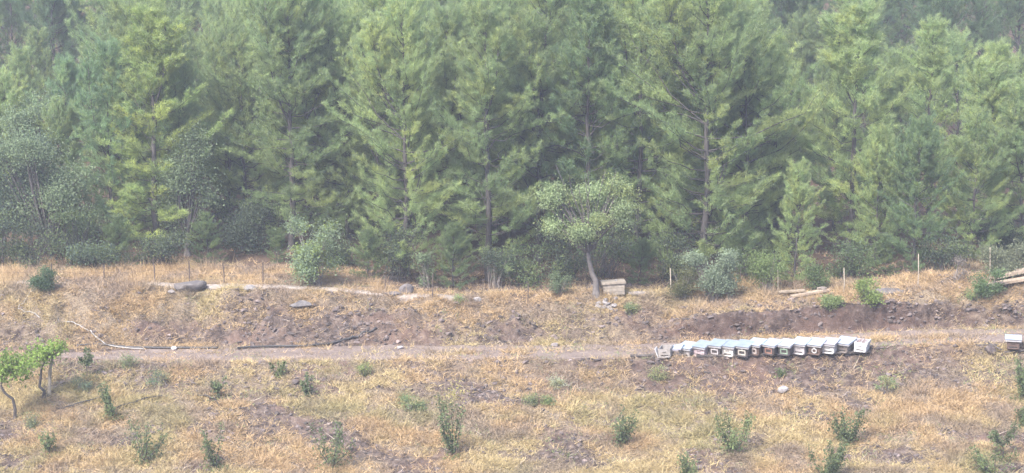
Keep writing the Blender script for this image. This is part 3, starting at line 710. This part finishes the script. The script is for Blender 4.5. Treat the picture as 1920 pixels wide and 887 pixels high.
W_ = (1, 1, 1.02); GR = (.62, .58, .56); DK = (.11, .09, .09); BRN = (.19, .125, .10); PNK = (.95, .78, .84)
LB = (.95, 1.0, 1.08); LG = (.72, .78, .82); LW = (1.3, 1.28, 1.26); LR = (.95, .82, .78)
HV = [ # column, foot row, label, paint, lid, frame, shape
 (1290, 666, 'unpainted grey beehive with a pale blue lid right of the broken hive', GR, LB, None, ''),
 (1318, 665, 'pale pink beehive with a small dark entrance', PNK, LG, None, ''),
 (1346, 664, 'dark beehive with a white entrance frame between the pink and the cream hive', DK, LG, (.95, .9, .92), 'rect'),
 (1370, 665, 'cream white beehive, fourth box from the row end by the dark pole', (1, .97, .92), LG, None, ''),
 (1396, 664, 'dark beehive with a cream entrance frame right of the cream white hive', DK, LG, (1, .95, .85), 'rect'),
 (1420, 663, 'dark brown beehive with a small square white entrance frame', BRN, LB, (.95, .85, .8), 'square'),
 (1448, 662, 'dark beehive with an orange red entrance frame', DK, LB, (.6, .32, .24), 'rect'),
 (1476, 663, 'dark beehive with a green and white entrance frame and bright white lid', DK, LW, (.5, .7, .52), 'rect'),
 (1503, 661, 'light grey beehive right of the green framed hive', (.86, .82, .84), LB, None, ''),
 (1531, 661, 'dark brown beehive with a white eight sided entrance ring', BRN, LB, (1, 1, 1), 'oct'),
 (1557, 660, 'white beehive with a dull reddish lid', W_, LR, None, ''),
 (1586, 660, 'dark unpainted beehive under an oversized white lid near the row end', (.3, .26, .24), LB, None, ''),
]
random.seed(3)
for i, (px, py, lab, paint, lidt, fr, shp) in enumerate(HV):
    p = at(px, py); p[2] += random.uniform(.0, .03); p[1] += random.uniform(-.06, .06)
    hive(p, R(-31 + random.uniform(-6, 6)), lab, paint, lidt, True, fr, shp, tilt=random.uniform(-1, 1) + 9, roll=random.uniform(-1.5, 1.5), lid_w=.60 if i == 11 else .53, Hb=random.uniform(.235, .275))
p = at(1616, 659); p[2] += .03
h = hive(p, R(-24), 'white beehive without a lid at the uphill end of the row', W_, LR, False, None, tilt=3)
m = MB()
for k in range(7): m.box((-.15 + .05*k, 0, .072 + .285 - .02*(k % 2)), (.028, .44, .02), col_=(.5, .36, .33) if k % 3 else (.75, .7, .72))
m.build('comb_frames', M_paint, h)
m = MB(); m.box((.24, -.02, .31), (.03, .58, .13), rot=Matrix.Rotation(R(9), 3, 'Y')); m.build('side_flap', M_paint, h)
p = at(1899, 655); p[2] += .05
hive(p, R(-14), 'brown fronted beehive under a white lid at the right edge', BRN, LB, True, None, tilt=3, lid_w=.56, Hb=.24)
p = at(1250, 668); p[2] += .02
h = hive(p, R(-18), 'broken grey beehive without lid at the downhill end of the row', (.55, .52, .5), LG, False, None, tilt=5, roll=-6, Hb=.25)
m = MB(); m.box((-.27, -.16, .17), (.025, .3, .38), rot=Matrix.Rotation(R(-14), 3, 'Y')); m.build('loose_side_panel', M_paint, h)
p2 = p + np.array([.36, .05, .30])
m = MB(); m.box((0, 0, 0), (.46, .34, .03), col_=LB); o = m.build('hive_lid', M_lid); o.location = p2; o.rotation_euler = (R(18), R(-14), R(-30)); tag(o, 'loose pale blue hive lid propped on the broken grey hive', 'hive lid')
m = MB(); m.box((0, -.18, -.015), (.45, .02, .06), col_=(.8, .82, 1)); m.build('rim', M_paint, o)
# rails the hives stand on
def lay_tube(name, pix, rad, mat, label, cat, lift=.03, sub=8, sides=6, group=None, smooth=True):
    P = np.array([at(*q) for q in pix]); t = np.linspace(0, len(P) - 1, (len(P) - 1)*sub + 1)
    Q = np.stack([np.interp(t, range(len(P)), P[:, j]) for j in range(3)], 1)
    k = np.ones(7)/7
    if len(Q) > 14:
        for j in range(2): Q[3:-3, j] = np.convolve(Q[:, j], k, 'valid')
    Q[:, 2] = terrain(Q[:, 0], Q[:, 1]) + lift
    m = MB(); o0 = Q[0].copy(); m.tube(Q - o0, rad, sides); o = m.build(name, mat, None, smooth); o.location = o0
    return tag(o, label, cat, group)
a, b_ = at(1182, 671), at(1300, 667)
def pole(name, a, b, rad, mat, label, cat, sides=7):
    m = MB(); u = np.linspace(0, 1, 6)[:, None]; m.tube((b - a)*u + np.random.RandomState(4).normal(0, .008, (6, 3)), rad, sides); o = m.build(name, mat, None, True); o.location = a
    return tag(o, label, cat)
pole('rail_pole', a + np.array([0, 0, .07]), b_ + np.array([0, -.05, .06]), .055, M_darkwood, 'dark wooden pole sticking out from under the broken hive', 'pole')
a, b_ = at(1305, 668), at(1630, 661)
pole('rail_pole', a + np.array([0, -.12, .03]), b_ + np.array([0, -.12, .03]), .06, M_darkwood, 'long dark wooden rail running beneath the row of hives', 'rail')
# stump and stick by the right edge
b = at(1858, 662)
rr = np.random.RandomState(9)
def rock_mesh(mb, c, s, seed, sub=2, rough=.28, col_=(1, 1, 1), rz=0):
    import bmesh
    bm = bmesh.new(); bmesh.ops.create_icosphere(bm, subdivisions=sub, radius=1)
    v = np.array([q.co[:] for q in bm.verts]); f = np.array([[q.index for q in t.verts] for t in bm.faces]); bm.free()
    r = np.random.RandomState(seed)
    for k in range(7):
        n = unit(r.normal(0, 1, 3)); d = r.uniform(.55, .85); h = v @ n; v = v - np.maximum(0, h - d)[:, None]*n
    v *= 1 + rough*(fbm(v[:, 0]*2.2 + seed, v[:, 1]*2.2 + v[:, 2]*1.7, seed % 50) - .5)[:, None]
    v = v*np.array(s); cz, sz = math.cos(rz), math.sin(rz)
    v = v @ np.array([[cz, sz, 0], [-sz, cz, 0], [0, 0, 1]]) + np.array(c)
    mb.add(v, f, col_)
m = MB(); rock_mesh(m, (0, 0, .1), (.24, .2, .2), 12, 2, .5, (.4, .34, .33)); o = m.build('tree_stump', M_rock); o.location = b; tag(o, 'dark rotten stump on the track left of the right edge hive', 'stump')
pole('stick', b + np.array([-.55, -.05, .30]), b + np.array([.2, .05, .27]), .022, M_darkwood, 'dark stick lying on the rotten stump', 'stick')
pole('stick', b + np.array([-.1, .1, .36]), b + np.array([.35, -.1, .12]), .03, M_darkwood, 'short thick stick leaning on the rotten stump', 'stick')
a, b_ = at(1878, 662), at(1925, 657)
pole('rail_pole', a + np.array([0, -.1, .03]), b_ + np.array([0, -.1, .03]), .05, M_darkwood, 'dark rail under the hive at the right edge', 'rail')

# ---------------------------------------------------------------- wooden box by the fruit tree
p = at(1150, 552)
o = empty('wooden_box', p, R(3), 'weathered wooden box of planks with lid beside the leaning fruit tree', 'box'); o.rotation_euler = (0, R(-2), R(3))
z = .02
for k, h in enumerate((.12, .145, .15)):
    for sy in (-1, 1):
        m = MB(); m.box((0, sy*.26, z + h/2), (.8 - .01*(k % 2), .025, h - .008), col_=np.array((.92, .93, .97))*(1 + .12*(k - 1))); m.build('plank', M_wood, o)
    for sx in (-1, 1):
        m = MB(); m.box((sx*.385, 0, z + h/2), (.025, .49, h - .008), col_=(.9, .86, .82)); m.build('plank', M_wood, o)
    z += h
m = MB(); m.box((0, 0, z + .035), (.9, .64, .07), rot=Matrix.Rotation(R(-1.5), 3, 'Y'), col_=(.95, .95, .98)); l = m.build('lid', M_wood, o)
m = MB(); rock_mesh(m, (.08, 0, z + .09), (.07, .06, .035), 33, 1); q = m.build('stone', M_rock); q.location = o.location; tag(q, 'small stone lying on the lid of the weathered box', 'stone')

# ---------------------------------------------------------------- stones
def stone(px, py, s, seed, label, tint=(1, 1, 1), name='stone', cat='stone', rz=0, sink=.3, group=None):
    m = MB(); rock_mesh(m, (0, 0, s[2]*(1 - sink)), s, seed, 3 if max(s) > .3 else 2, .3, tint, rz); o = m.build(name, M_rock); o.location = at(px, py)
    return tag(o, label, cat, group)
stone(357, 545, (.62, .35, .26), 71, 'jagged dark grey boulder lying on the pale path', (.42, .40, .40), 'boulder', 'boulder', R(12))
stone(322, 551, (.16, .14, .09), 72, 'small pale stone at the left foot of the jagged boulder', (.9, .87, .85))
stone(762, 552, (.30, .26, .26), 73, 'dark upright boulder on the bank edge left of the middle', (.5, .48, .5), 'boulder', 'boulder')
stone(735, 556, (.45, .25, .13), 74, 'low dark rock beside the upright boulder', (.55, .52, .52))
stone(563, 577, (.48, .3, .15), 75, 'flat dark rock slab on the upper bank below the path', (.5, .5, .52), 'rock_slab', 'rock')
stone(470, 545, (.3, .2, .12), 78, 'low grey rock under the pale path', (.8, .8, .8))
stone(1468, 738, (.2, .17, .15), 76, 'white stone lying alone on the slope below the hives', (1.2, 1.2, 1.25), sink=.2)
stone(326, 657, (.11, .1, .08), 77, 'small white stone on the track edge by the black pipe', (1.9, 1.85, 1.9), sink=.1)
stone(895, 566, (.2, .15, .1), 79, 'grey stone on the top of the bank in the middle', (1.1, 1.1, 1.1))
stone(1665, 552, (.75, .3, .14), 80, 'long low grey rock right of the bright green shrub', (.4, .39, .4), rz=R(4))
stone(750, 655, (.13, .1, .08), 81, 'grey stone at the foot of the bank beside the track', (1.2, 1.2, 1.3))
stone(1040, 650, (.15, .12, .1), 85, 'brownish stone at the foot of the bank in the middle', (.9, .85, .85))
r = np.random.RandomState(21)
for k in range(22):
    px, py = 1137 + r.normal(0, 11), 570 + r.uniform(-11, 12)
    stone(px, py, tuple(np.array((.12, .1, .07))*r.uniform(.6, 1.4)), 600 + k, 'pale stone in the loose heap below the wooden box', tuple(np.array((1.0, 1.0, 1.03))*r.uniform(.6, 1.15)), rz=r.uniform(0, 3), group='stone heap below the box')

# ---------------------------------------------------------------- boards
def board(px, py, L, w, t, rz, label, lift=0, tilt=0, tint=(1, 1, 1), dx=0, dy=0):
    p = at(px, py); m = MB(); m.box((0, 0, t/2), (L, w, t), col_=tint); o = m.build('board', M_wood); o.location = (p[0] + dx, p[1] + dy, p[2] + lift); o.rotation_euler = (0, R(tilt), R(rz))
    return tag(o, label, 'board')
board(1905, 533, 2.9, .32, .10, 12, 'lower long pale board lying at the right edge of the bank', .10, -7, (1.15, 1.05, .98))
board(1915, 527, 2.4, .34, .12, 13, 'upper long pale board stacked at the right edge of the bank', .32, -9, (1.2, 1.12, 1.08))
board(1518, 556, 1.5, .28, .07, 14, 'weathered flat board on the bank under the second stake', .10, -7, (1.1, 1.0, .95))
board(1484, 556, 1.0, .2, .06, 9, 'short weathered board left of the flat board on the bank', .16, -2, (.9, .85, .8))
m = MB(); rock_mesh(m, (0, 0, .16), (.2, .18, .18), 91, 2, .6, (.8, .72, .62)); o = m.build('tree_stump', M_rock); o.location = at(1541, 552); tag(o, 'knobbly pale root stump at the end of the flat board', 'stump')
p = at(1195, 556); m = MB(); m.tube([[-.35, 0, .06], [0, .03, .09], [.55, .1, .05], [.95, .2, .0]], [.1, .1, .09, .06], 7); o = m.build('fallen_log', M_greybark, None, True); o.location = p; tag(o, 'pale fallen log lying right of the weathered wooden box', 'log')

# ---------------------------------------------------------------- fence and stakes
o = empty('wire_fence', at(97, 528), 0, 'thin wire fence on dark rusty posts along the top of the bank', 'fence'); base0 = np.array(o.location)
tops = []
for px, py, top in [(-40, 528, 492), (97, 528, 494), (195, 527, 498), (290, 531, 486), (355, 531, 490), (420, 533, 494), (493, 534, 492), (722, 546, 515), (811, 556, 513), (905, 552, 525), (990, 560, 528)]:
    p = at(px, py); H = max(.6, height_to(p, top)); m = MB()
    m.tube([[0, 0, -.2], [.01, 0, H*.5], [random.uniform(-.03, .03), 0, H]], .022, 6); q = m.build('post', M_steel, o); q.location = p - base0
    tops.append((p - base0, H))
for k, fr in enumerate((.25, .55, .9)):
    m = MB()
    for (a, ha), (b, hb) in zip(tops, tops[1:]):
        u = np.linspace(0, 1, 7)[:, None]; q = (a + [0, .02, ha*fr])*(1 - u) + (b + [0, .02, hb*fr])*u; q[:, 2] -= .05*np.sin(u[:, 0]*3.14); m.tube(q, .004, 3, cap=False)
    m.build('wire', M_steel, o)
for px, py, top, lab in [(1257, 559, 503, 'pale wooden stake left of the silvery shrub'), (1458, 552, 505, 'thin pale stake behind the weathered flat board'), (1582, 550, 502, 'thin pale stake left of the bright green shrub'),
                         (1721, 535, 476, 'tall pale stake in front of the dark rounded pine'), (1855, 522, 464, 'tallest pale stake, nearest to the boards at the right edge')]:
    p = at(px, py); H = height_to(p, top); m = MB(); m.tube([[0, 0, -.2], [.01, 0, H*.4], [-.02, 0, H]], [.022, .021, .018], 7)
    o = m.build('wooden_stake', M_wood, None, True); o.location = p; tag(o, lab, 'stake', 'pale stakes along the bank')

# ---------------------------------------------------------------- pipes and hoses
lay_tube('irrigation_pipe', [(140, 651), (180, 647), (215, 651), (250, 655), (300, 655), (360, 655), (410, 655)], .042, M_black, 'black irrigation pipe along the track crossing the pale hose', 'pipe', .06)
lay_tube('irrigation_pipe', [(445, 657), (500, 653), (560, 653), (600, 650), (640, 643), (675, 633), (706, 618)], .04, M_black, 'black irrigation pipe climbing the bank towards the middle', 'pipe', .08)
lay_tube('garden_hose', [(66, 548), (50, 562), (36, 577), (34, 585), (60, 590), (75, 600)], .017, M_hose, 'pale hose end curling on the dry grass below the small round bush', 'hose', .07)
lay_tube('garden_hose', [(108, 598), (122, 606), (145, 612), (165, 622), (178, 636), (195, 645), (212, 653), (245, 657), (270, 658)], .02, M_hose, 'long pale hose running down the bank onto the black pipe', 'hose', .07)
lay_tube('drip_hose', [(105, 770), (145, 760), (200, 750)], .022, M_black, 'thin black drip hose on the slope left of the bluish sapling', 'hose', .08)
lay_tube('drip_hose', [(192, 777), (245, 760), (285, 748), (304, 746)], .022, M_black, 'thin black drip hose right of the bluish sapling', 'hose', .08)
lay_tube('drip_hose', [(370, 745), (390, 746), (404, 752), (410, 765)], .02, M_black, 'short curved drip hose at the small round topped sapling', 'hose', .08)

# ---------------------------------------------------------------- grass, clods, twigs
def scatter(n, seed, dens, y0=53.5, y1=76):
    r = np.random.RandomState(seed); y = r.uniform(y0, y1, n); x = r.uniform(-1, 1, n)*(0.285*y + .8)
    k = r.rand(n) < dens(x, y); return x[k], y[k], r
def blades(x, y, r, k, lmin, lmax, wid, flat, cols, spread, name, lab, sway=(0, 0)):
    n = len(x); z = terrain(x, y); X = np.repeat(np.stack([x, y, z], 1), k, 0); N = n*k
    X[:, :2] += r.normal(0, spread, (N, 2)); X[:, 2] = terrain(X[:, 0], X[:, 1]) - .01
    d = r.normal(0, 1, (N, 3)); d[:, 2] = np.abs(d[:, 2])*(1 - flat) + .25; d[:, 0] += sway[0]; d[:, 1] += sway[1]; d = unit(d)
    L = r.uniform(lmin, lmax, (N, 1)); L *= (.35 + 1.3*fbm(X[:, 0]*1.6, X[:, 1]*1.8, 61))[:, None]
    pr = unit(np.cross(d, r.normal(0, 1, (N, 3))))*wid*.5
    v = np.stack([X - pr, X + pr, X + d*L], 1).reshape(-1, 3)
    c = np.repeat(np.repeat(cols, k, 0)*r.uniform(.75, 1.25, (N, 1)), 3, 0)
    m = MB(); m.add(v, np.arange(N*3).reshape(-1, 3), c); o = m.build(name, M_straw); tag(o, lab, 'grass', kind='stuff')
def straw_cols(x, y, r):
    n = len(x); a = fbm(x*.35, y*.5, 71)[:, None]; g = fbm(x*.5, y*.6, 73)[:, None]; q = fbm(x*1.1, y*1.1, 75)[:, None]
    yel = np.array([.38, .305, .165]); org = np.array([.365, .262, .15]); gry = np.array([.20, .158, .132]); grn = np.array([.25, .23, .112])
    s = (y - y_road(x))[:, None]
    w = sst(.42, .62, a + .16*sst(-6, -1, s)); c = yel*(1 - w) + org*w
    w = sst(.48, .68, q)*.75; c = c*(1 - w) + gry*w
    w = sst(.52, .70, g)*.6*(1 - sst(-3.5, 0, s)*.75); c = c*(1 - w) + grn*w
    return c*r.uniform(.8, 1.2, (n, 1))
def clumps(x, y): return .12 + .88*sst(.40, .60, .6*fbm(x*1.6 + .5*y, y*2.0, 62, 3) + .4*fbm(x*5, y*6, 64, 2))
x, y, r = scatter(300000, 1, lambda x, y: straw(x, y)*clumps(x, y)*(1 - .75*sst(70.5, 74, y)))
blades(x, y, r, 7, .09, .32, .021, .55, straw_cols(x, y, r), .07, 'dry_grass', 'short dry straw coloured grass covering slope and bank')
def tall_d(x, y):
    s = y - y_road(x); n = fbm(x*.7, y*.9, 81)
    crest = sst(3.2, 4.2, s)*(1 - sst(7.0, 8.0, s + edge_shift(x)))*sst(.44, .58, n)
    weeds = sst(5.5, 7, x)*sst(1.5, 2.6, s)*(1 - sst(6, 7, s))*sst(.5, .62, fbm(x*1.1, y*1.1, 85))*.8
    left = sst(-10.5, -12.5, x)*sst(2.0, 3.6, s)*(1 - sst(7.5, 8.8, s))*.9
    fore = .10*sst(.55, .7, fbm(x*.9, y*.9, 83))*(s < -2)
    return np.clip(crest*.55 + weeds + left*sst(.3, .5, n)*1.0 + fore, 0, 1)
x, y, r = scatter(60000, 2, tall_d)
blades(x, y, r, 9, .22, .58, .018, .35, straw_cols(x, y, r)*1.05, .06, 'tall_dry_grass', 'tall yellow dry grass clumps along the top of the bank')
x, y, r = scatter(60000, 5, lambda x, y: .5*sst(.56, .68, fbm(x*.8, y*.9, 91))*(np.abs(y - y_road(x)) > .2)*(y < 70))
blades(x, y, r, 5, .05, .16, .018, .5, np.array([.20, .25, .10])*r.uniform(.7, 1.3, (len(x), 1)), .06, 'green_grass', 'sparse low green grass between the straw')
# clods and pebbles on bare soil
def debris(n, seed, dens, smin, smax, name, lab, cols, mat):
    x, y, r = scatter(n, seed, dens, 53.5, 72); N = len(x); z = terrain(x, y)
    ico = np.array([[0, 0, 1], [.89, 0, .45], [.28, .85, .45], [-.72, .53, .45], [-.72, -.53, .45], [.28, -.85, .45], [.72, .53, -.45], [-.28, .85, -.45], [-.89, 0, -.45], [-.28, -.85, -.45], [.72, -.53, -.45], [0, 0, -1]])
    fc = np.array([[0, 1, 2], [0, 2, 3], [0, 3, 4], [0, 4, 5], [0, 5, 1], [1, 6, 2], [2, 7, 3], [3, 8, 4], [4, 9, 5], [5, 10, 1], [2, 6, 7], [3, 7, 8], [4, 8, 9], [5, 9, 10], [1, 10, 6], [6, 11, 7], [7, 11, 8], [8, 11, 9], [9, 11, 10], [10, 11, 6]])
    S = r.uniform(smin, smax, (N, 1))*r.uniform(.6, 1.0, (N, 1)); v = ico[None]*S[:, None]*r.uniform(.55, 1.25, (N, 1, 3))*np.array([1.2, 1.1, .7]) + r.normal(0, .18, (N, 12, 3))*S[:, None]
    v = v + np.stack([x, y, z + S[:, 0]*.15], 1)[:, None]
    f = fc[None] + (np.arange(N)*12)[:, None, None]
    c = np.repeat(cols(N, r), 12, 0); m = MB(); m.add(v.reshape(-1, 3), f.reshape(-1, 3), c); o = m.build(name, mat); tag(o, lab, 'rubble', kind='stuff')
def bare_d(x, y):
    s = y - y_road(x); return (1 - straw(x, y))*(np.abs(s) > 1.15)*(1 - sst(5, 6, s))*(.4 + .6*sst(.4, .6, fbm(x*.6, y*.6, 95)))
M_clod = mat_plain('soil_clod', (0.043, 0.033, 0.032), (0.145, 0.116, 0.109), 4, .95, .5, tint=True)
debris(17000, 31, bare_d, .02, .11, 'soil_clods', 'loose earth clods and stones on the bare soil', lambda N, r: np.where(r.rand(N, 1) < .12, 1.6, 1.0)*r.uniform(.45, 1.25, (N, 1))*np.ones((1, 3)), M_clod)
def bank_d(x, y):
    s = y - y_road(x); t = (s - 1.35)/2.75; return .9*sst(-.02, .04, t)*(1 - sst(.5, 1.0, t))*(.25 + .75*sst(.42, .58, fbm(x*.9, y*1.2, 97)))
debris(9000, 35, bank_d, .04, .14, 'bank_rubble', 'larger earth lumps and rocks sticking out of the cut bank', lambda N, r: np.where(r.rand(N, 1) < .2, 1.5, 1.0)*r.uniform(.4, 1.2, (N, 1))*np.ones((1, 3)), M_clod)
def cut_d(x, y):
    s = y - y_road(x); return cut(x)*sst(1.28, 1.36, s)*(1 - sst(1.62, 1.75, s))
debris(36000, 36, cut_d, .03, .13, 'cut_face_rubble', 'dark clods and stones in the steep cut face behind the hives', lambda N, r: np.where(r.rand(N, 1) < .12, 1.5, 1.0)*r.uniform(.55, 1.1, (N, 1))*np.ones((1, 3)), M_clod)
x, y, r = scatter(26000, 43, lambda x, y: .5*bank_d(x, y) + .03*bare_d(x, y))
blades(x, y, r, 7, .15, .5, .012, .3, np.array([.19, .15, .125])*r.uniform(.5, 1.4, (len(x), 1)), .07, 'dead_brush', 'grey brown dead brush and roots on the cut bank')
x, y, r = scatter(16000, 41, lambda x, y: .7*bare_d(x, y) + .1)
blades(x, y, r, 2, .15, .5, .014, .85, np.array([.36, .31, .265])*r.uniform(.5, 1.25, (len(x), 1)), .1, 'twig_litter', 'pale dead twigs and stalks littering the soil')

# ---------------------------------------------------------------- haze
m = MB(); m.box((0, 85, 18.5), (304, 236, 53))
hm = bpy.data.materials.new('haze_air'); hm.use_nodes = True; nt = hm.node_tree
nt.nodes.remove(nt.nodes['Principled BSDF'])
pv = nt.nodes.new('ShaderNodeVolumePrincipled'); pv.inputs['Color'].default_value = (.84, .87, 1.0, 1); pv.inputs['Density'].default_value = HAZE_DENSITY
pv.inputs['Anisotropy'].default_value = 0.2
nt.links.new(pv.outputs[0], nt.nodes['Material Output'].inputs['Volume'])
hz = m.build('haze', hm); tag(hz, 'thin pale blue morning haze over the whole hillside', 'haze', kind='stuff')
zs = [v.co.z for v in bpy.data.objects['ground'].data.vertices]
print('GROUND Z', min(zs), max(zs), 'tris', sum(len(m.polygons) for m in bpy.data.meshes))
